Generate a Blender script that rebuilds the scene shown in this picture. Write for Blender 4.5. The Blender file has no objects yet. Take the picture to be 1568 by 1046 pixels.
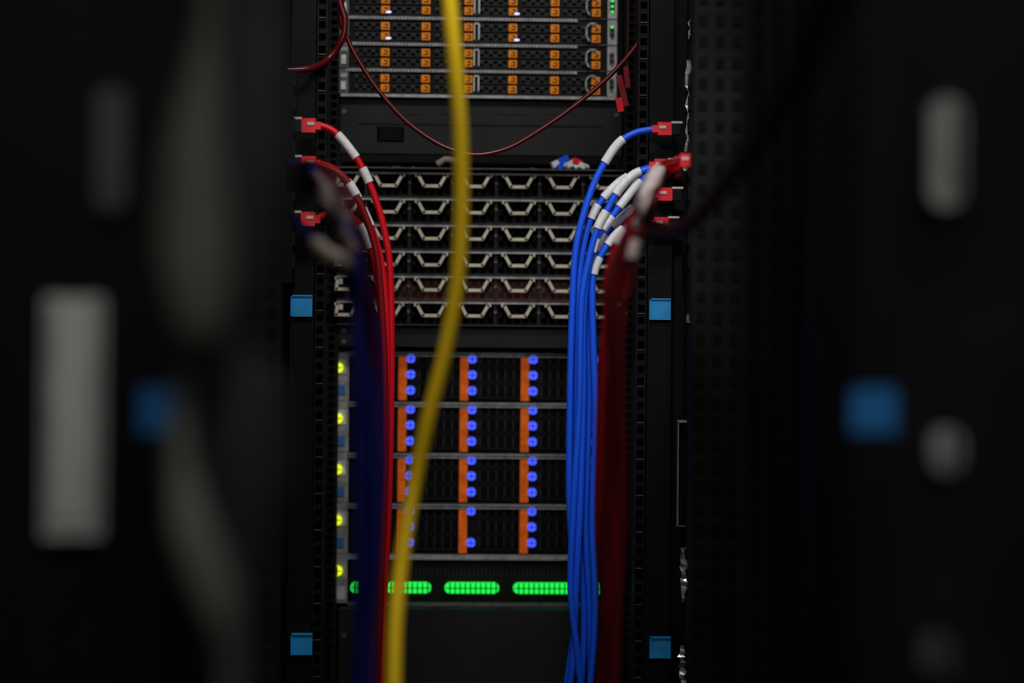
import bpy, math, random
from mathutils import Vector
random.seed(7)
sc=bpy.context.scene
FP=3000.0
CAM=Vector((0,0,1.3))
yaw=math.atan(105/3000.0); ph=0.009
F=Vector((math.sin(yaw),math.cos(yaw),0)); R0=Vector((math.cos(yaw),-math.sin(yaw),0)); U0=Vector((0,0,1))
R=R0*math.cos(ph)+U0*math.sin(ph); U=U0*math.cos(ph)-R0*math.sin(ph)
def P(px,py,y):
    d=F+R*((px-784)/FP)+U*((523-py)/FP)
    return CAM+d*(y/d.y)
def gx(px,y,py=523): return P(px,py,y).x
def gz(py,y,px=736): return P(px,py,y).z
# ---------------- materials
MATS={}
def mat(name,col,rough=0.5,metal=0.0,emit=None,es=1.0,noise=0.0,nscale=60,bump=0.0,spec=0.5):
    m=bpy.data.materials.new(name); m.use_nodes=True
    nt=m.node_tree; b=nt.nodes['Principled BSDF']
    b.inputs['Base Color'].default_value=(*col,1); b.inputs['Roughness'].default_value=rough
    b.inputs['Metallic'].default_value=metal
    b.inputs['Specular IOR Level'].default_value=spec
    if emit:
        b.inputs['Emission Color'].default_value=(*emit,1); b.inputs['Emission Strength'].default_value=es
    if noise>0 or bump>0:
        tc=nt.nodes.new('ShaderNodeTexCoord'); n=nt.nodes.new('ShaderNodeTexNoise'); n.inputs['Scale'].default_value=nscale
        n.inputs['Detail'].default_value=4
        nt.links.new(tc.outputs['Object'],n.inputs['Vector'])
        if noise>0:
            r=nt.nodes.new('ShaderNodeValToRGB')
            r.color_ramp.elements[0].position=0.3; r.color_ramp.elements[1].position=0.7
            r.color_ramp.elements[0].color=(*[c*(1-noise) for c in col],1)
            r.color_ramp.elements[1].color=(*[min(1,c*(1+noise)) for c in col],1)
            nt.links.new(n.outputs['Fac'],r.inputs['Fac']); nt.links.new(r.outputs['Color'],b.inputs['Base Color'])
        if bump>0:
            bp=nt.nodes.new('ShaderNodeBump'); bp.inputs['Strength'].default_value=bump; bp.inputs['Distance'].default_value=0.002
            nt.links.new(n.outputs['Fac'],bp.inputs['Height']); nt.links.new(bp.outputs['Normal'],b.inputs['Normal'])
    MATS[name]=m; return m
mat('black',(0.0035,0.0035,0.004),0.6,noise=.3,spec=.15)
mat('black_gloss',(0.006,0.006,0.007),0.3,spec=.3)
mat('void',(0.001,0.001,0.001),0.9,spec=0.0)
mat('post',(0.006,0.006,0.0065),0.6,noise=.3,spec=.15)
mat('charcoal',(0.010,0.010,0.011),0.6,noise=.3,spec=.25)
mat('flange',(0.009,0.009,0.0098),0.7,noise=.7,nscale=6,spec=.12)
mat('panel',(0.010,0.010,0.012),0.55,noise=.3,nscale=8,spec=.25)
mat('sidewall',(0.008,0.008,0.0085),0.6,noise=.5,nscale=10,spec=.15)
mat('sideslot',(0.0055,0.0055,0.0055),0.9,spec=0.1)
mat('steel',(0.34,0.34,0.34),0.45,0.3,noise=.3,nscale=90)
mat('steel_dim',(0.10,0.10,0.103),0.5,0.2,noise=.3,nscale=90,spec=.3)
mat('silver',(0.62,0.63,0.63),0.4,0.2,noise=.3,nscale=70)
mat('glint_strip',(0.9,0.92,0.9),0.25,0.5,noise=.6,nscale=60,bump=1.0)  # white crinkle reflections, drawn as bright geometry
mat('beige',(0.72,0.65,0.50),0.5,noise=.15)
mat('orange',(0.75,0.23,0.008),0.5,emit=(1,0.27,0.0),es=0.12,spec=.2)  # plastic latches, slight emission added to brighten them
mat('orange_dim',(0.5,0.09,0.008),0.5,emit=(1,0.16,0.0),es=0.17,noise=.5,nscale=60,spec=.2)  # latch orange with a slight glow put into the material
mat('led_blue',(0.05,0.1,0.8),0.4,emit=(0.06,0.10,1.0),es=1.1)
mat('led_white',(0.6,0.7,1),0.4,emit=(0.35,0.45,1.0),es=2.2)
mat('led_green',(0.02,0.5,0.05),0.4,emit=(0.01,0.74,0.06),es=1.25)
mat('led_yellow',(0.6,0.7,0.0),0.4,emit=(0.68,0.8,0.01),es=1.3)
mat('tag_blue',(0.03,0.15,0.42),0.5)
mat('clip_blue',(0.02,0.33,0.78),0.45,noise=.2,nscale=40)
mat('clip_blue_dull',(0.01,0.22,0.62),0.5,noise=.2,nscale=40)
mat('cable_blue',(0.012,0.12,1.0),0.4,spec=.35)
mat('cable_blue_shaded',(0.004,0.010,0.13),0.5,spec=.2)  # shade on the left bundle put into a darker blue
mat('cable_red',(0.8,0.006,0.016),0.4,spec=.3)
mat('cable_darkred',(0.24,0.004,0.008),0.45,spec=.25)
mat('cable_oxblood',(0.09,0.003,0.005),0.45,spec=.2)
mat('cable_loop',(0.10,0.004,0.006),0.3)
mat('cable_maroon',(0.022,0.004,0.003),0.6,spec=.2)
mat('cable_yellow',(0.85,0.56,0.006),0.5,spec=.25)
mat('plug_red',(0.9,0.02,0.03),0.35)
mat('plug_clear',(0.75,0.6,0.6),0.3)
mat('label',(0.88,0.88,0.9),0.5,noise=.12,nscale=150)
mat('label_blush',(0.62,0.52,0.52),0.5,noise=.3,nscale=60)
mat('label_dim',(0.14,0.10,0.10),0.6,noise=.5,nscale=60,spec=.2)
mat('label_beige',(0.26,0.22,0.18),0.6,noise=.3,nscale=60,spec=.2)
mat('panel_red_reflection',(0.08,0.010,0.010),0.5,spec=.3)  # red cable reflection put into the panel colour
mat('sleeve_grey',(0.135,0.132,0.115),0.7,noise=.4,nscale=9,spec=.2)
mat('sleeve_slate',(0.026,0.027,0.034),0.7,noise=.5,nscale=9,spec=.2)
mat('handle_grey',(0.66,0.69,0.66),0.5,noise=.12,nscale=30)
mat('latch_grey',(0.32,0.33,0.32),0.5,noise=.5,nscale=18)
mat('latch_dark',(0.06,0.06,0.06),0.5,noise=.4,nscale=18)
mat('floor_tile',(0.03,0.03,0.033),0.5,noise=.2,nscale=3)
mat('wall_paint',(0.015,0.015,0.017),0.8,noise=.2,nscale=3)
# ---------------- mesh builder
class MB:
    def __init__(s): s.v=[];s.f=[];s.m=[];s.sm=[];s.ml=[]
    def mi(s,n):
        if n not in s.ml: s.ml.append(n)
        return s.ml.index(n)
    def add(s,vs,fs,m,smooth=False):
        o=len(s.v); s.v+= [tuple(v) for v in vs]; i=s.mi(m)
        for f in fs: s.f.append(tuple(a+o for a in f)); s.m.append(i); s.sm.append(smooth)
    def box(s,x0,x1,y0,y1,z0,z1,m):
        if x0>x1:x0,x1=x1,x0
        if z0>z1:z0,z1=z1,z0
        vs=[(x,y,z) for x in(x0,x1) for y in(y0,y1) for z in(z0,z1)]
        s.add(vs,[(0,1,3,2),(4,6,7,5),(0,4,5,1),(2,3,7,6),(0,2,6,4),(1,5,7,3)],m)
    def cbox(s,c,sx,sy,sz,m): s.box(c[0]-sx/2,c[0]+sx/2,c[1]-sy/2,c[1]+sy/2,c[2]-sz/2,c[2]+sz/2,m)
    def prism(s,pts,y0,y1,m):   # pts list of (x,z)
        n=len(pts); vs=[(x,y0,z) for x,z in pts]+[(x,y1,z) for x,z in pts]
        fs=[tuple(range(n)),tuple(range(2*n-1,n-1,-1))]+[(i,i+n,(i+1)%n+n,(i+1)%n) for i in range(n)]
        s.add(vs,fs,m)
    def pill(s,cx,cz,w,h,y0,y1,m,n=12):
        r=min(w,h)/2; pts=[]
        for k in range(4):
            sx=1 if k in(0,3) else -1; sz=1 if k in(0,1) else -1
            for i in range(n//2+1):
                a=math.pi/2*(k+i/(n//2))
                pts.append((cx+sx*(w/2-r)+r*math.cos(a),cz+sz*(h/2-r)+r*math.sin(a)))
        s.prism(pts,y0,y1,m)
    def stroke(s,pts,wd,y0,y1,m):  # polyline bars in xz
        for (a,b),(c,d) in zip(pts[:-1],pts[1:]):
            dx,dz=c-a,d-b; L=math.hypot(dx,dz); nx,nz=-dz/L*wd/2,dx/L*wd/2; ex,ez=dx/L*wd*.35,dz/L*wd*.35
            s.prism([(a-ex+nx,b-ez+nz),(c+ex+nx,d+ez+nz),(c+ex-nx,d+ez-nz),(a-ex-nx,b-ez-nz)],y0,y1,m)
    def tube(s,pts,r,m,n=12,cap=True):
        pts=[Vector(p) for p in pts]; N=len(pts)
        rr=r if isinstance(r,list) else [r]*N
        t=(pts[1]-pts[0]).normalized(); a=Vector((0,1,0)) if abs(t.y)<.9 else Vector((1,0,0))
        nrm=(a-t*a.dot(t)).normalized(); vs=[]
        for i,p in enumerate(pts):
            t=(pts[min(i+1,N-1)]-pts[max(i-1,0)]).normalized()
            nrm=(nrm-t*nrm.dot(t)).normalized(); b=t.cross(nrm)
            for k in range(n):
                an=2*math.pi*k/n; vs.append(p+(nrm*math.cos(an)+b*math.sin(an))*rr[i])
        fs=[(i*n+k,i*n+(k+1)%n,(i+1)*n+(k+1)%n,(i+1)*n+k) for i in range(N-1) for k in range(n)]
        s.add(vs,fs,m,True)
        if cap: s.add(vs[:n],[tuple(range(n-1,-1,-1))],m); s.add(vs[-n:],[tuple(range(n))],m)
    def obox(s,c,d,L,w,h,m):
        d=Vector(d).normalized(); c=Vector(c); a=d.cross(Vector((0,0,1))).normalized(); b=a.cross(d)
        vs=[c+d*(i*L/2)+a*(j*w/2)+b*(k*h/2) for i in(-1,1) for j in(-1,1) for k in(-1,1)]
        s.add(vs,[(0,1,3,2),(4,6,7,5),(0,4,5,1),(2,3,7,6),(0,2,6,4),(1,5,7,3)],m)
    def done(s,name,parent=None):
        me=bpy.data.meshes.new(name); me.from_pydata(s.v,[],s.f)
        for n in s.ml: me.materials.append(MATS[n])
        me.polygons.foreach_set('material_index',s.m); me.polygons.foreach_set('use_smooth',s.sm)
        me.validate(); me.update()
        import bmesh
        bm=bmesh.new(); bm.from_mesh(me); bmesh.ops.recalc_face_normals(bm,faces=bm.faces); bm.to_mesh(me); bm.free()
        o=bpy.data.objects.new(name,me); sc.collection.objects.link(o)
        if parent: o.parent=parent
        return o
def spline(pts,per=10):
    out=[];n=len(pts)
    for i in range(n-1):
        p0=pts[max(i-1,0)];p1=pts[i];p2=pts[i+1];p3=pts[min(i+2,n-1)]
        for k in range(per):
            t=k/per; out.append(tuple(0.5*(2*b+(c-a)*t+(2*a-5*b+4*c-d)*t*t+(3*b-a-3*c+d)*t**3) for a,b,c,d in zip(p0,p1,p2,p3)))
    out.append(tuple(pts[-1])); return out
def cable(mb,pts,y,r,m,labels=(),lab='label',lr=1.35,floor=True):
    q=[(p[0],p[1],p[2] if len(p)>2 else y) for p in pts]
    s=spline(q); w=[P(*a) for a in s]
    for a,b in labels:
        seg=[w[i] for i in range(len(s)) if a<=s[i][1]<=b and s[i][1]<600]
        if len(seg)>1: mb.tube(seg,r*lr,lab)
    if floor:
        e=w[-1]; w=w+[Vector((e.x,e.y,e.z*.6)),Vector((e.x,e.y,0.012))]
    mb.tube(w,r,m)
def plug(mb,px,py,y,sgn,L=30,h=20,mt='plug_red'):
    s=y/3000; c=P(px,py,y)
    mb.cbox((c.x,c.y,c.z),L*s*.62,h*s*.8,h*s*.9,mt)
    mb.cbox((c.x-sgn*L*s*.1,c.y-h*s*.42,c.z+h*s*.1),L*s*.3,h*s*.1,h*s*.2,'plug_clear')
    mb.cbox((c.x+sgn*L*s*.5,c.y,c.z),L*s*.45,h*s*.7,h*s*.8,'black_gloss')
    mb.cbox((c.x+sgn*L*s*.55,c.y-h*s*.2,c.z+h*s*.45),L*s*.5,h*s*.35,h*s*.14,'plug_clear')
    mb.cbox((c.x-sgn*L*s*.42,c.y,c.z),L*s*.25,h*s*.5,h*s*.5,'plug_red' )

XC=0.0505
# ---------------- room
def room(name,x0,x1,y0,y1,z0,z1,m):
    b=MB(); b.box(x0,x1,y0,y1,z0,z1,m); return b.done(name)
room('floor',-2,2,-1.5,4.2,-0.05,0,'floor_tile')
room('ceiling',-2,2,-1.5,4.2,2.8,2.85,'wall_paint')
room('wall_back',-2,2,4.2,4.25,0,2.8,'wall_paint')
room('wall_front',-2,2,-1.55,-1.5,0,2.8,'wall_paint')
room('wall_left',-2.05,-2,-1.5,4.2,0,2.8,'wall_paint')
room('wall_right',2,2.05,-1.5,4.2,0,2.8,'wall_paint')

# ---------------- far rack
YP=2.65; YS=2.95; YL=2.99
b=MB()
H=2.15
for sg in(-1,1):
    cx=gx(462 if sg<0 else 1010,YP,471)
    b.box(cx-.016,cx+.016,YP,YP+.03,0,H,'black')
    ix=cx-sg*.024
    b.box(ix-.007,ix+.007,YP+.01,YP+.03,0,H,'post')
    for k in range(80):
        z=.65+k*.0165; b.box(ix-.0045,ix+.0045,YP+.0085,YP+.0101,z,z+.0085,'void')
        if k%3==0: b.box(ix-.0045,ix+.0045,YP+.0080,YP+.0101,z-.004,z-.003,'steel_dim')
    mx=gx(499 if sg<0 else 972,YS-.02,500)
    b.box(mx-.017,mx+.017,YS+.004,YS+.03,0,H,'post')
    for k in range(110):
        z=.6+k*.0125
        b.box(mx-.012,mx-.003,YS+.0025,YS+.0041,z,z+.007,'void')
        b.box(mx+.003,mx+.012,YS+.0025,YS+.0041,z,z+.007,'void')
    ox=XC+sg*.30
    b.box(ox-.02,ox+.02,3.65,3.69,0,H,'black')
    for z in(0.03,H-.05): b.box(ox-.02,ox+.02,YP+.03,3.65,z,z+.04,'black')
    b.box(cx-.016 if sg>0 else ox,ox if sg>0 else cx+.016,YP+.03,YP+.05,0,H,'black')
b.box(XC-.30,XC+.30,YP,YP+.03,H,H+.04,'black'); b.box(XC-.30,XC+.30,3.65,3.69,H,H+.04,'black')
b.box(XC-.32,XC+.32,YP+.05,3.69,0,.03,'black')
rack=b.done('server_rack')
def clips(parent,cols,y,rows,s,m='clip_blue'):
    b=MB()
    for px in cols:
        for py in rows:
            c=P(px,py+(px-736)*.0095 if abs(px-736)<400 else py,y)
            b.box(c.x-s/2,c.x+s/2,y-.006,y,c.z-s/2,c.z+s/2,m)
            b.box(c.x-s/2,c.x-s/2+.002,y-.008,y-.006,c.z-s/2,c.z+s/2,m)
            b.box(c.x-s/2,c.x+s/2,y-.008,y-.006,c.z+s/2-.002,c.z+s/2,m)
    o=b.done('blue_clips',parent); return o
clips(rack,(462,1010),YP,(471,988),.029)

# glossy strip on the right, its reflections built as bright jagged pieces
b=MB()
def glint_strip(px,py0,py1,w,y=2.62,n=14):
    pz=[py0+(py1-py0)*i/n for i in range(n+1)]
    L=[];Rr=[]
    for i,q in enumerate(pz):
        c=P(px+random.uniform(-2,2),q,y); ww=w*random.uniform(.3,1)*y/3000/2
        L.append((c.x-ww,y+random.uniform(-.003,.003),c.z)); Rr.append((c.x+ww,y+random.uniform(-.003,.003),c.z))
    vs=L+Rr; m=n+1
    b.add(vs,[(i,i+1,m+i+1,m+i) for i in range(n)],'glint_strip')
e=P(1056,523,2.62)
b.box(e.x-.004,e.x+.011,2.626,2.65,0,H,'black_gloss')
glint_strip(1055,92,232,14); glint_strip(1053,480,494,7,n=3); glint_strip(1047,838,922,13); glint_strip(1045,988,1050,13); glint_strip(1056,30,60,3,n=5)
glint_strip(1050,240,262,9,n=4)
c0=P(1038,645,2.62); c1=P(1048,805,2.62)
b.stroke([(c0.x,c0.z),(c1.x,c0.z)],.003,2.612,2.622,'silver')  # outline reflections built as bright bars
b.stroke([(c0.x,c0.z),(c0.x,c1.z)],.0016,2.612,2.622,'steel')
b.stroke([(c0.x,c1.z),(c1.x,c1.z)],.0013,2.612,2.622,'steel_dim')
b.box(c0.x,c1.x,2.622,2.627,c1.z,c0.z,'black_gloss')
b.done('post_strip_glints')

# ---------------- top servers
def top_server(zt,zb,idx):
    b=MB(); x0=gx(520,YS,80); x1=gx(944,YS,80); h=zt-zb
    b.box(x0+.016,x1-.014,YS,YS+.6,zb+.001,zt-.001,'black')
    b.box(x0+.01,x1-.06,YS-.006,YS,zt-.0045,zt-.001,'steel')
    x=x0+.012
    while x<x1-.063:
        b.box(x,x+.0022,YS-.0065,YS-.006,zt-.004,zt-.0022,'black'); x+=.0052
    cols=[gx(p,YS,80) for p in(590,652,717,785,849,912)]
    sub=[zb+h*.62,zb+h*.24]
    cw=cols[1]-cols[0]
    for z in sub:
        for i,cx in enumerate(cols):
            l=cx-cw+.006
            if l<x0+.016: l=x0+.018
            b.box(l+.004,cx+.004,YS-.004,YS,z-.0062,z+.0062,'charcoal')
            n=6
            for k in range(n):
                vx=l+.008+(cx-.012-l-.008)*k/(n-1)
                b.pill(vx,z+(.0022 if k%2 else -.0022),.0062,.0038,YS-.0046,YS-.004,'void',6)
                if k%2==0: b.box(vx-.002,vx+.002,YS-.0048,YS-.004,z+.0025,z+.0032,'steel_dim')
            b.box(cx-.0062,cx+.0062,YS-.008,YS-.002,z-.0055,z+.0055,'orange')
            b.stroke([(cx-.0028,z-.0028),(cx+.0028,z-.0028),(cx+.0028,z+.0022),(cx-.001,z+.0022)],.0017,YS-.0086,YS-.008,'black')
            b.box(cx-.0095,cx-.008,YS-.007,YS-.002,z-.005,z+.005,'charcoal')
    mx=gx(729,YS,80)
    b.box(mx-.005,mx+.005,YS-.006,YS,zb+.002,zt-.006,'charcoal')
    b.stroke([(mx-.003,zb+.006),(mx-.003,zt-.01),(mx+.004,zt-.01),(mx+.004,zb+.006)],.0014,YS-.01,YS-.006,'silver')
    b.box(x0,x0+.014,YS-.005,YS+.004,zb+.001,zt-.001,'steel_dim')
    b.box(x0+.003,x0+.010,YS-.008,YS-.005,zb+.006,zt-.020,'silver')
    b.box(x0+.002,x0+.012,YS-.007,YS-.005,zt-.014,zt-.008,'steel')
    b.box(x1-.014,x1,YS-.005,YS+.004,zb+.001,zt-.001,'steel')
    b.box(x1-.011,x1-.004,YS-.0065,YS-.005,zb+.012,zt-.012,'charcoal')
    lx=gx(905,YS,80)
    b.stroke([(lx-.004,zb+.006),(lx-.008,zb+.012),(lx-.008,zt-.014),(lx-.003,zt-.008),(lx+.006,zt-.008),(lx+.009,zt-.014)],.0022,YS-.014,YS-.009,'steel')
    for k in range(3): b.pill(x1-.0075,zt-.012-k*.008,.004,.004,YS-.0075,YS-.0065,'led_green' if idx<2 or k==0 and idx<3 else 'steel_dim')
    if idx in(1,2):
        for p in(595,791):
            q=gx(p,YS,60); b.pill(q,zb+.0058,.0075,.0022,YS-.0095,YS-.008,'led_white')
    b.box(x0+.016,x1-.014,YS-.003,YS,zb,zb+.0012,'steel_dim')
    return b.done('rack_server')
tz=[gz(p,YS) for p in(-53,-12,28,68,108,147)]
for i in range(5): top_server(tz[i],tz[i+1],i)
b=MB(); zz=tz[-1]; b.box(gx(522,YS,150),gx(943,YS,150),YS-.01,YS+.6,zz-.0045,zz-.0005,'steel'); b.done('rack_shelf')

def blank(py0,py1,y=YS+.004,vent=False,nm='blank_panel',m='panel'):
    b=MB(); x0=gx(519,y,py0); x1=gx(952,y,py0); z0=gz(py1,y); z1=gz(py0,y)
    b.box(x0,x1,y,y+.02,z0+.001,z1-.001,m)
    if vent:
        c=P(598,206,y); b.box(c.x-.02,c.x+.02,y-.0015,y,c.z-.011,c.z+.011,'void')
        for k in range(5): b.box(c.x-.017,c.x+.017,y-.002,y-.0015,c.z-.008+k*.0038,c.z-.0068+k*.0038,'charcoal')
        b.box(x0+.03,x1-.03,y-.0012,y,gz(193,y),gz(191,y),'black'); 
        for k in range(4):
            c=P(620+k*80,175,y); b.pill(c.x,c.z,.05,.0015,y-.001,y,'charcoal')
    b.box(x0,x1,y-.001,y,z0+.001,z0+.0025,'charcoal')
    for sx in(x0+.008,x1-.008):
        for f in(.25,.75): b.pill(sx,z0+(z1-z0)*f,.007,.007,y-.002,y,'steel_dim')
    b.done(nm,rack)
blank(152,238,vent=True)
blank(500,533); blank(932,1100); blank(1102,1190); blank(-140,-55)
b=MB(); y=YS
x0=gx(519,y,255);x1=gx(952,y,255);z0=gz(262,y);z1=gz(241,y)
b.box(x0,x1,y-.03,y+.5,z0,z0+.0015,'steel_dim'); b.box(x0,x1,y+.1,y+.12,z0+.0015,z1,'black')
for i in range(30):
    px=random.uniform(540,930); 
    c=P(px,252,y+.03); b.cbox((c.x,c.y,z0+.0045),.012,.02,.005,random.choice(['charcoal','steel_dim','black']))
b.done('cable_tray',rack)
b=MB()
zt_=z0+.0016
for px,dz,m,L in((851,.008,'label',.014),(862,.014,'cable_blue',.016),(873,.008,'label',.014),(883,.011,'plug_red',.014),(858,.004,'cable_blue',.012),(890,.005,'label',.01)):
    c=P(px,250,y-.012); b.obox((c.x,c.y,zt_+dz+.002),(1,.3,.5 if px<875 else -.4),L,.009,.008,m)
for px in(846,856,868,880):
    c=P(px,252,y-.012); b.tube([(c.x,c.y,zt_+.004),(c.x+.01,c.y,zt_+.009),(c.x+.02,c.y+.01,zt_+.006)],.0035,'label')
b.done('patch_cord_plugs')
b=MB(); c=P(690,247,y-.015)
b.tube([(c.x-.02,c.y,zt_+.006),(c.x-.008,c.y,zt_+.014),(c.x+.008,c.y,zt_+.012),(c.x+.02,c.y,zt_+.005)],.005,'label_beige'); b.done('beige_cable_stub')

# ---------------- drive trays with trapezoid handles
hy=[265,305,345,385,423,462,500]
for i in range(6):
    y=YS; b=MB(); x0=gx(517,y,380); x1=gx(952,y,380); zt=gz(hy[i],y); zb=gz(hy[i+1],y)
    red=(i==4)  # this tray carries the painted red reflection
    b.box(x0+.012,x1-.012,y+.004,y+.6,zb+.001,zt-.001,'panel_red_reflection' if red else 'black')
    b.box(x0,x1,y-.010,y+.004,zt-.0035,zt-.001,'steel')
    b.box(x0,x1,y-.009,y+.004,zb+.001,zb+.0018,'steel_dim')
    for xa,xb in((x0,x0+.012),(x1-.012,x1)):
        b.box(xa,xb,y-.006,y+.004,zb+.0022,zt-.004,'black')
        b.box(xa+.002,xb-.003,y-.010,y-.006,zt-.014,zt-.006,'silver')
    for k in range(7):
        px=528+66.3*k; c=P(px,380,y); hx=c.x; top=zt-.0058; 
        a=.0235 if k>0 else .012
        b.stroke([(hx-a,top),(hx-a+.003,top),(hx-.0115,top-.0160),(hx+.0115,top-.0160),(hx+.0205,top),(hx+.0235,top)],.0044,y-.018,y-.011,'beige')
        for j in range(-2,3):
            for r in range(3):
                cx=hx+j*.0125+(.006 if r%2 else 0); cz=zt-.010-r*.0088
                if cz-.004<zb+.003: continue
                pts=[(cx+.0052*math.cos(math.radians(60*t+30)),cz+.0052*math.sin(math.radians(60*t+30))) for t in range(6)]
                b.prism(pts,y+.0025,y+.004,'void' if not red else 'cable_maroon')  # hexes of the red tray share its painted reflection tint
        b.box(hx+.0295,hx+.0335,y-.006,y+.004,zb+.003,zt-.004,'charcoal')
        b.pill(hx+.0315,zt-.016,.005,.005,y-.008,y-.006,'steel_dim')
    b.done('drive_tray')

# ---------------- LED disk shelves
y=YL
ly=[538,615,693,770,848]
lx=[gx(p,y,690) for p in(628,722,815,909)]
for i in range(4):
    b=MB(); x0=gx(510,y,700); x1=gx(948,y,700); zt=gz(ly[i],y); zb=gz(ly[i+1],y); h=zt-zb
    b.box(x0+.024,x1-.024,y+.004,y+.55,zb+.0005,zt-.0005,'black')
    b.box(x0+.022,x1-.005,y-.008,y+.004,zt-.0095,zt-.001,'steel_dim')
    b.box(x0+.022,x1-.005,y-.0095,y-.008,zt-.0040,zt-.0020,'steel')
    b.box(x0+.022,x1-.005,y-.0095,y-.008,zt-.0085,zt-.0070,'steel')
    if i==0:
        for k in range(10): b.pill(gx(740,y)+k*.0068,zt-.0045,.005,.004,y-.011,y-.0095,'steel')
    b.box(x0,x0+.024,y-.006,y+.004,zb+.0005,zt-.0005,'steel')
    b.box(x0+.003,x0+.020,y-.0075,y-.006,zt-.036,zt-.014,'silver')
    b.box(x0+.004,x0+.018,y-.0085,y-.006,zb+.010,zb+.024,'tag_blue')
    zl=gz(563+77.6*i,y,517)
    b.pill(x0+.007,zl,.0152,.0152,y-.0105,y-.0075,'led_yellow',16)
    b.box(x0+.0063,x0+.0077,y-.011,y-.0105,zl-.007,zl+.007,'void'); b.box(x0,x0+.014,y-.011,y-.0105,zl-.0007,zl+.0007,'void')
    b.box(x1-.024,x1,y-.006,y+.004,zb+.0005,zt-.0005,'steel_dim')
    for c,cx in enumerate(lx):   # continuous orange latch column
        b.box(cx-.0185,cx-.0060,y-.006,y-.002,zb+.0015,zt-.0096,'orange_dim')
    for r in range(3):
        z=gz(550+77.3*i+24.2*r,y,736)
        b.box(x0+.026,x1-.026,y-.002,y+.004,z-.0105,z+.0105,'black')
        b.box(x0+.026,x1-.026,y-.0035,y-.002,z-.0120,z-.0110,'charcoal')
        for c,cx in enumerate(lx):
            b.box(cx-.0155,cx-.0095,y-.0075,y-.006,z-.006,z+.006,'orange_dim')
            for k in range(15):
                vx=cx+.012+k*.0042
                if vx<x1-.03: b.box(vx,vx+.0022,y-.003,y-.002,z-.008,z+.008,'void' if k%3 else 'charcoal')
            if not(c==1 and i==3 and r==1):
                b.pill(cx,z,.0136,.0136,y-.009,y-.002,'led_blue',16)
                b.box(cx-.0066,cx+.0066,y-.0096,y-.009,z-.0006,z+.0006,'void'); b.box(cx-.0006,cx+.0006,y-.0096,y-.009,z-.0066,z+.0066,'void')
    b.done('disk_shelf')
b=MB(); x0=gx(510,y,880); x1=gx(948,y,880); zt=gz(848,y); zb=gz(928,y)
b.box(x0+.024,x1-.024,y+.004,y+.55,zb,zt-.0005,'black')
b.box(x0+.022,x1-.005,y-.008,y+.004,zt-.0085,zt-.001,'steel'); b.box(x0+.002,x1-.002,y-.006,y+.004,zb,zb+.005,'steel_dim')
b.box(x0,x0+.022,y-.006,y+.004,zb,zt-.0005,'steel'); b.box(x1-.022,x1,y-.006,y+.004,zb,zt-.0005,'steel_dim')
b.box(x0+.005,x0+.018,y-.0075,y-.006,zb+.01,zt-.05,'silver')
zl=gz(873,y,517)
b.pill(x0+.007,zl,.0152,.0152,y-.0105,y-.0075,'led_yellow',16)
b.box(x0+.0063,x0+.0077,y-.011,y-.0105,zl-.007,zl+.007,'void'); b.box(x0,x0+.014,y-.011,y-.0105,zl-.0007,zl+.0007,'void')
for k in range(60):
    vx=x0+.03+k*.0063; 
    if vx<x1-.03: b.box(vx,vx+.0025,y+.002,y+.004,zb+.045,zt-.012,'charcoal')
for a,c in((537,566),(592,660),(681,764),(786,880),(900,930)):
    xa=gx(a,y,900); xb=gx(c,y,900); zc=gz(900,y,736)
    b.pill((xa+xb)/2,zc,xb-xa,.0160,y-.006,y+.004,'led_green',16)
    vx=xa+.007
    while vx<xb-.004: b.box(vx,vx+.0020,y-.007,y-.006,zc-.0080,zc+.0080,'void'); vx+=.0078
    b.box(xa+.001,xb-.001,y-.007,y-.006,zc-.0007,zc+.0007,'void')
b.done('storage_controller')

# ---------------- vertical patch panels that the cords plug into
for sg,px in((-1,437),(1,1068)):
    b=MB(); c=P(px,250,YP-.03)
    b.box(c.x-.012,c.x+.012,YP-.06,YP-.004,c.z-.16,c.z+.12,'black')
    for k in range(9):
        z=c.z-.14+k*.03; xi=c.x-sg*.012
        b.box(xi-.002,xi+.002,YP-.05,YP-.014,z,z+.018,'charcoal')
    b.box(c.x-.012,c.x+.012,YP-.004,YP+.05,c.z-.16,c.z-.12,'black')
    b.done('patch_panel',rack)

# ---------------- cables right
b=MB(); r=.0046
cable(b,[(1003,198),(975,203),(950,217),(930,243),(910,280),(893,330),(882,380),(877,450),(873,600),(872,760),(878,880),(880,950),(868,1046),(860,1100)],2.62,r,'cable_blue',[(213,250)])
cable(b,[(1000,255),(975,264),(948,280),(922,306),(905,335),(893,380),(885,450),(882,600),(883,750),(893,900),(893,1000),(885,1100)],2.64,r,'cable_blue',[(270,304),(312,338)])
cable(b,[(1005,262),(985,272),(962,300),(935,335),(912,370),(898,430),(893,500),(893,600),(889,760),(882,900),(878,1000),(866,1100)],2.60,r,'cable_blue',[(276,318),(330,352),(362,386)])
cable(b,[(1000,299),(975,315),(950,335),(925,362),(908,400),(901,440),(900,520),(902,620),(897,800),(903,930),(905,1100)],2.63,r,'cable_blue',[(318,348),(356,386)])
cable(b,[(1000,345),(970,345),(945,358),(922,388),(909,420),(907,460),(909,540),(912,650),(907,800),(911,940),(899,1100)],2.61,r,'cable_blue',[(350,376),(394,420)])
cable(b,[(995,258),(970,268),(948,290),(932,318),(915,350),(901,400),(890,470),(887,620),(878,780),(874,900),(884,1000),(895,1100)],2.595,r,'cable_blue',[(262,300),(322,350)])
for q in((1017,198),(1012,254),(1018,298),(1012,343)): plug(b,q[0],q[1],2.62,1,L=34,h=22)
plug(b,1052,246,2.42,1,L=36,h=22)
b.done('blue_patch_cable_bundle')
b=MB(); r=.0048
D=2.1
k=0
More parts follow.
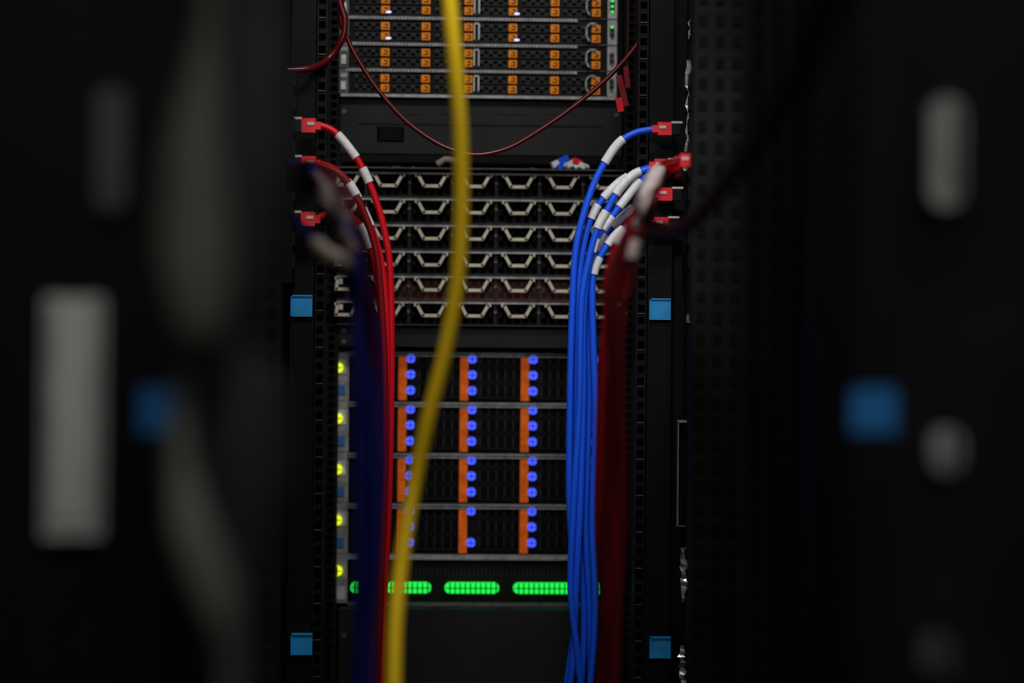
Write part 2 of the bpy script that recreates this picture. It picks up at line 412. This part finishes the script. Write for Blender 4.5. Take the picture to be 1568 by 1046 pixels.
cm=['cable_darkred','cable_red','cable_oxblood','cable_darkred','cable_oxblood','cable_oxblood','cable_darkred']  # darker reds put the dark gaps between cables into the colour
for dx,dy,dd,lb in((0,0,0,[(262,305),(335,350)]),(-10,6,.10,[(275,325)]),(-16,-2,.03,[(258,315)]),(-25,2,.16,[(350,375)]),(5,14,-.1,[(365,400)]),(-10,20,-.05,[(300,350)]),(-21,12,.12,[])):
    j=[5*math.sin(k*2.1+t*1.9) for t in range(6)]
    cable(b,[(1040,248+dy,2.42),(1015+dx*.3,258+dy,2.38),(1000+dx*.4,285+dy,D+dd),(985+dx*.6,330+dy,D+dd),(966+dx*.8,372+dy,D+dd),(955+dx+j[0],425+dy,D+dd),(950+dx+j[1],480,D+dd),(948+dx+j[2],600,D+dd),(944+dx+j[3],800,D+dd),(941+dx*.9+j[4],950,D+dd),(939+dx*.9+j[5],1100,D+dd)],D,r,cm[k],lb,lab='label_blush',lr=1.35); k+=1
b.done('red_patch_cable_bundle')
# ---------------- cables left
b=MB(); r=.0046
cable(b,[(490,192),(512,202),(535,228),(555,258),(575,305),(590,360),(598,430),(599,600),(594,800),(586,950),(583,1100)],2.62,r,'cable_red',[(206,243),(258,283)])
cable(b,[(488,250),(515,262),(540,290),(555,320),(572,360),(585,410),(592,500),(593,650),(588,850),(581,1100)],2.60,r,'cable_red',[(275,305),(320,347)])
cable(b,[(485,335),(520,322),(545,338),(562,368),(577,420),(586,520),(588,700),(584,900),(578,1100)],2.63,r,'cable_red',[(345,382)])
cable(b,[(488,252),(525,270),(553,315),(575,380),(583,450),(589,560),(590,700),(585,850),(576,1100)],2.57,r,'cable_darkred',[(280,300)])
for q in((473,193),(473,251),(472,336)): plug(b,q[0],q[1],2.62,-1,L=34,h=24)
b.done('red_patch_cable_bundle')
b=MB(); D=1.95; r=.0049; k=0
for dx,dy,dd,lb in((0,0,0,[(270,330)]),(8,-6,.1,[(285,360)]),(15,4,.04,[(300,345)]),(-7,10,-.06,[(290,380)]),(20,12,.15,[]),(-10,30,.04,[(330,400)]),(11,22,-.1,[(300,390)])):
    k+=1; j=[3*math.sin(k*2.3+t*1.7) for t in range(6)]
    cable(b,[(445,258+dy,2.45),(470,262+dy,2.3),(495,285+dy,D+dd),(515+dx*.4,325+dy,D+dd),(536+dx*.7,375+dy,D+dd),(550+dx+j[0],440+dy,D+dd),(556+dx+j[1],520,D+dd),(561+dx+j[2],700,D+dd),(560+dx+j[3],850,D+dd),(556+dx+j[4],960,D+dd),(552+dx+j[5],1100,D+dd)],D,r,'cable_blue_shaded',lb,lab='label_dim',lr=1.3)
cable(b,[(445,330,2.45),(475,360,1.9),(500,388,1.8),(525,402,1.8),(540,440,1.85),(546,520,1.85),(548,800,1.85),(546,1100,1.85)],2,.0045,'cable_blue_shaded',[(370,408)],lab='label_beige',lr=1.6)
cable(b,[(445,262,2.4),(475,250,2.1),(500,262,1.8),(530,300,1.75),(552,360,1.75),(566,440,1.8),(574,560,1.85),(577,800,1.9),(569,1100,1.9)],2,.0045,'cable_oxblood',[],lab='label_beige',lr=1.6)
b.done('shaded_blue_cable_bundle')

# ---------------- red loops
b=MB(); w=[P(*a) for a in spline([(524,-60,2.7),(524,0,2.7),(521,30,2.7),(532,60,2.7),(552,98,2.7),(582,142,2.7),(622,186,2.7),(665,217,2.7),(700,232,2.7),(735,237,2.7),(780,226,2.7),(830,197,2.7),(880,162,2.7),(930,120,2.7),(965,82,2.7),(992,45,2.7)])]
w=[Vector((w[0].x,2.7,2.79))]+w+[w[-1]+Vector((.012,-.035,.012))]
b.tube(w,.0032,'cable_loop'); 
w=[P(*a) for a in spline([(515,-60,2.66),(520,0,2.66),(528,30,2.66),(524,60,2.66),(503,90,2.66),(475,105,2.63),(440,108,2.62)])]
b.tube([Vector((w[0].x,2.66,2.79))]+w,.0045,'cable_loop'); b.done('red_loop_cable')
b=MB(); c=P(953,140,2.8)
b.obox(c,(-.25,0,1),.045,.008,.008,'cable_darkred'); b.obox(c+Vector((.006,0,.02)),(-.1,0,1),.03,.009,.007,'cable_darkred'); b.obox(c+Vector((-.004,0,-.02)),(-.2,0,1),.02,.010,.009,'cable_red')
w=[c+Vector((.006,0,.03)),c+Vector((.01,.03,.1)),c+Vector((.012,.05,.3)),c+Vector((.012,.05,1.0))]
b.tube([Vector(q) for q in spline([tuple(v) for v in w])],.003,'cable_maroon'); b.done('hanging_red_plug')
# ---------------- yellow cable
Y0=1.98
b=MB(); w=[P(a[0],a[1],Y0+a[2]) for a in spline([(684,-60,0),(690,20,0),(698,110,0),(705,210,0),(706,330,0),(699,440,0),(681,540,0),(656,640,0),(633,750,0),(615,860,-.02),(606,950,-.05),(603,1046,-.08),(603,1130,-.1)])]
w=[Vector((w[0].x-.02,Y0,2.79))]+w+[Vector((w[-1].x,Y0-.1,.3)),Vector((w[-1].x,Y0-.1,.01))]
b.tube(w,.0076,'cable_yellow',16); b.done('yellow_cable')
# ---------------- near maroon cable
b=MB(); w=[P(*a) for a in spline([(990,345,2.3),(1030,352,2.1),(1065,335,1.9),(1115,275,1.6),(1175,185,1.35),(1232,90,1.2),(1275,-10,1.1),(1300,-100,1.05)])]
w+= [Vector((w[-1].x+.05,1.0,2.0)),Vector((w[-1].x+.05,1.0,2.79))]
b.tube(w,.0085,'cable_maroon'); b.done('maroon_cable')

# ---------------- near rack cabinet
YN=1.34
b=MB()
for sg in(-1,1):
    cx=gx(250 if sg<0 else 1335,YN,628)
    b.box(cx-.018,cx+.018,YN,YN+.03,0,H,'black')
    for k in range(60):
        z=.85+k*.0165
        b.box(cx-sg*.014-.003,cx-sg*.014+.003,YN-.001,YN,z,z+.008,'void')
    xo=cx+sg*.019
    b.box(min(xo,xo+sg*.22),max(xo,xo+sg*.22),YN+.004,YN+.03,0,H,'flange' if sg>0 else 'black')
    sx=XC+sg*.315
    b.box(sx-.004,sx+.004,YN+.03,2.55,0,H,'sidewall')
    for yy in(1.9,2.3):
        px=XC+sg*.272
        b.box(px-.03,px+.03,yy,yy+.03,0,H,'sidewall')
        for k in range(50):
            z=.8+k*.025
            for q in(-.02,.0,.02): b.box(px+q-.005,px+q+.005,yy-.0015,yy,z,z+.012,'sideslot')
    b.box(sx-.02,sx+.02,YN+.03,2.55,0,.04,'black')
    b.box(sx-.02,sx+.02,YN+.03,2.55,H-.04,H,'black')
b.box(XC-.32,XC+.32,YN,YN+.03,H,H+.04,'black'); b.box(XC-.32,XC+.32,2.5,2.53,H,H+.04,'black')
near=b.done('rack_cabinet')
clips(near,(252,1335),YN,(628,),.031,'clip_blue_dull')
b=MB(); c=P(113,638,YN-.02); s=YN/3000
b.box(c.x-.0195,c.x+.0195,YN-.022,YN-.012,c.z-.080,c.z+.080,'handle_grey')
b.box(c.x-.010,c.x+.010,YN-.028,YN-.022,c.z-.07,c.z+.07,'handle_grey')
for dx in(-.0155,.0155): b.box(c.x+dx-.0015,c.x+dx+.0015,YN-.0235,YN-.022,c.z-.075,c.z+.075,'steel_dim')
b.box(c.x-.012,c.x+.012,YN-.012,YN+.004,c.z-.06,c.z+.06,'black'); b.done('door_handle')
def oblong(px,py,w,h,m,nm,split=0):
    b=MB(); y=YN-.012; c=P(px,py,y); s=y/3000
    b.pill(c.x,c.z,w*s+.006,h*s+.006,y+.006,y+.016,'black_gloss',16)
    b.pill(c.x,c.z,w*s,h*s,y-.006,y+.006,m,16)
    if split: b.box(c.x+split*s-.002,c.x+split*s+.002,y-.008,y-.006,c.z-h*s*.4,c.z+h*s*.4,'black')
    else: b.pill(c.x-.003,c.z,w*s*.25,h*s*.6,y-.008,y-.006,m,12)
    b.done(nm)
oblong(1447,235,54,170,'latch_grey','cabinet_latch',14)
oblong(172,230,48,190,'latch_dark','cabinet_latch')
oblong(1447,690,50,70,'latch_grey','cabinet_lock',8)
oblong(1430,1000,58,70,'latch_dark','cabinet_lock',6)
def taper(mb,pts,m):
    s=spline(pts); mb.tube([P(a[0],a[1],a[2]) for a in s],[a[3]*a[2]/3000 for a in s],m,16)
YC=1.05
b=MB()
taper(b,[(330,-620,YC,20),(325,-60,YC,16),(315,90,YC,26),(298,250,YC,50),(300,390,YC,58),(305,480,YC,44),(290,560,YC+.03,22),(275,660,YC+.05,16),(290,790,YC,30),(322,890,YC,36),(345,970,YC,20),(350,1100,YC,10),(352,2400,YC,12)],'sleeve_grey')
b.done('cable_sleeve')
b=MB(); YC=1.15
taper(b,[(390,-620,YC,20),(385,-60,YC,40),(390,90,YC,56),(385,250,YC,64),(370,400,YC,56),(350,520,YC,46),(365,620,YC,76),(378,720,YC,78),(370,820,YC,60),(365,920,YC,38),(368,1100,YC,20),(366,2400,YC,14)],'sleeve_slate')
b.done('cable_sleeve')

# ---------------- lights
def area(name,loc,tgt,sx,sy,e,col=(1,.97,.93)):
    l=bpy.data.lights.new(name,'AREA'); l.shape='RECTANGLE'; l.size=sx; l.size_y=sy; l.energy=e; l.color=col
    o=bpy.data.objects.new(name,l); sc.collection.objects.link(o); o.location=loc
    o.rotation_euler=(Vector(tgt)-Vector(loc)).to_track_quat('-Z','Y').to_euler(); return o
area('aisle_fill',(0.15,1.75,2.6),(0.1,2.8,1.3),.6,.2,11)  # unseen overhead light added to light the server fronts
area('front_fill',(0.2,-.9,2.5),(0.05,1.6,1.3),.8,.3,13)  # unseen fill behind the camera, added for the near front faces
sp=bpy.data.lights.new('cable_fill_spot','SPOT'); sp.energy=15; sp.spot_size=math.radians(30); sp.spot_blend=.8; sp.shadow_soft_size=.06  # unseen spot added to brighten the right cable bundle
so=bpy.data.objects.new('cable_fill_spot',sp); sc.collection.objects.link(so); so.location=(.05,1.5,2.0)
so.rotation_euler=(Vector((.2,2.65,1.3))-so.location).to_track_quat('-Z','Y').to_euler()
w=bpy.data.worlds.new('World'); sc.world=w; w.use_nodes=True
w.node_tree.nodes['Background'].inputs[0].default_value=(.5,.55,.6,1); w.node_tree.nodes['Background'].inputs[1].default_value=.01
# ---------------- camera
cd=bpy.data.cameras.new('camera'); cd.sensor_width=36; cd.lens=36*FP/1568; cd.clip_start=.02
cd.dof.use_dof=True; cd.dof.focus_distance=2.70; cd.dof.aperture_fstop=1.65
co=bpy.data.objects.new('camera',cd); sc.collection.objects.link(co)
from mathutils import Matrix
M=Matrix((R,U,-F)).transposed().to_4x4(); M.translation=CAM; co.matrix_world=M
sc.camera=co
sc.view_settings.view_transform='Standard'
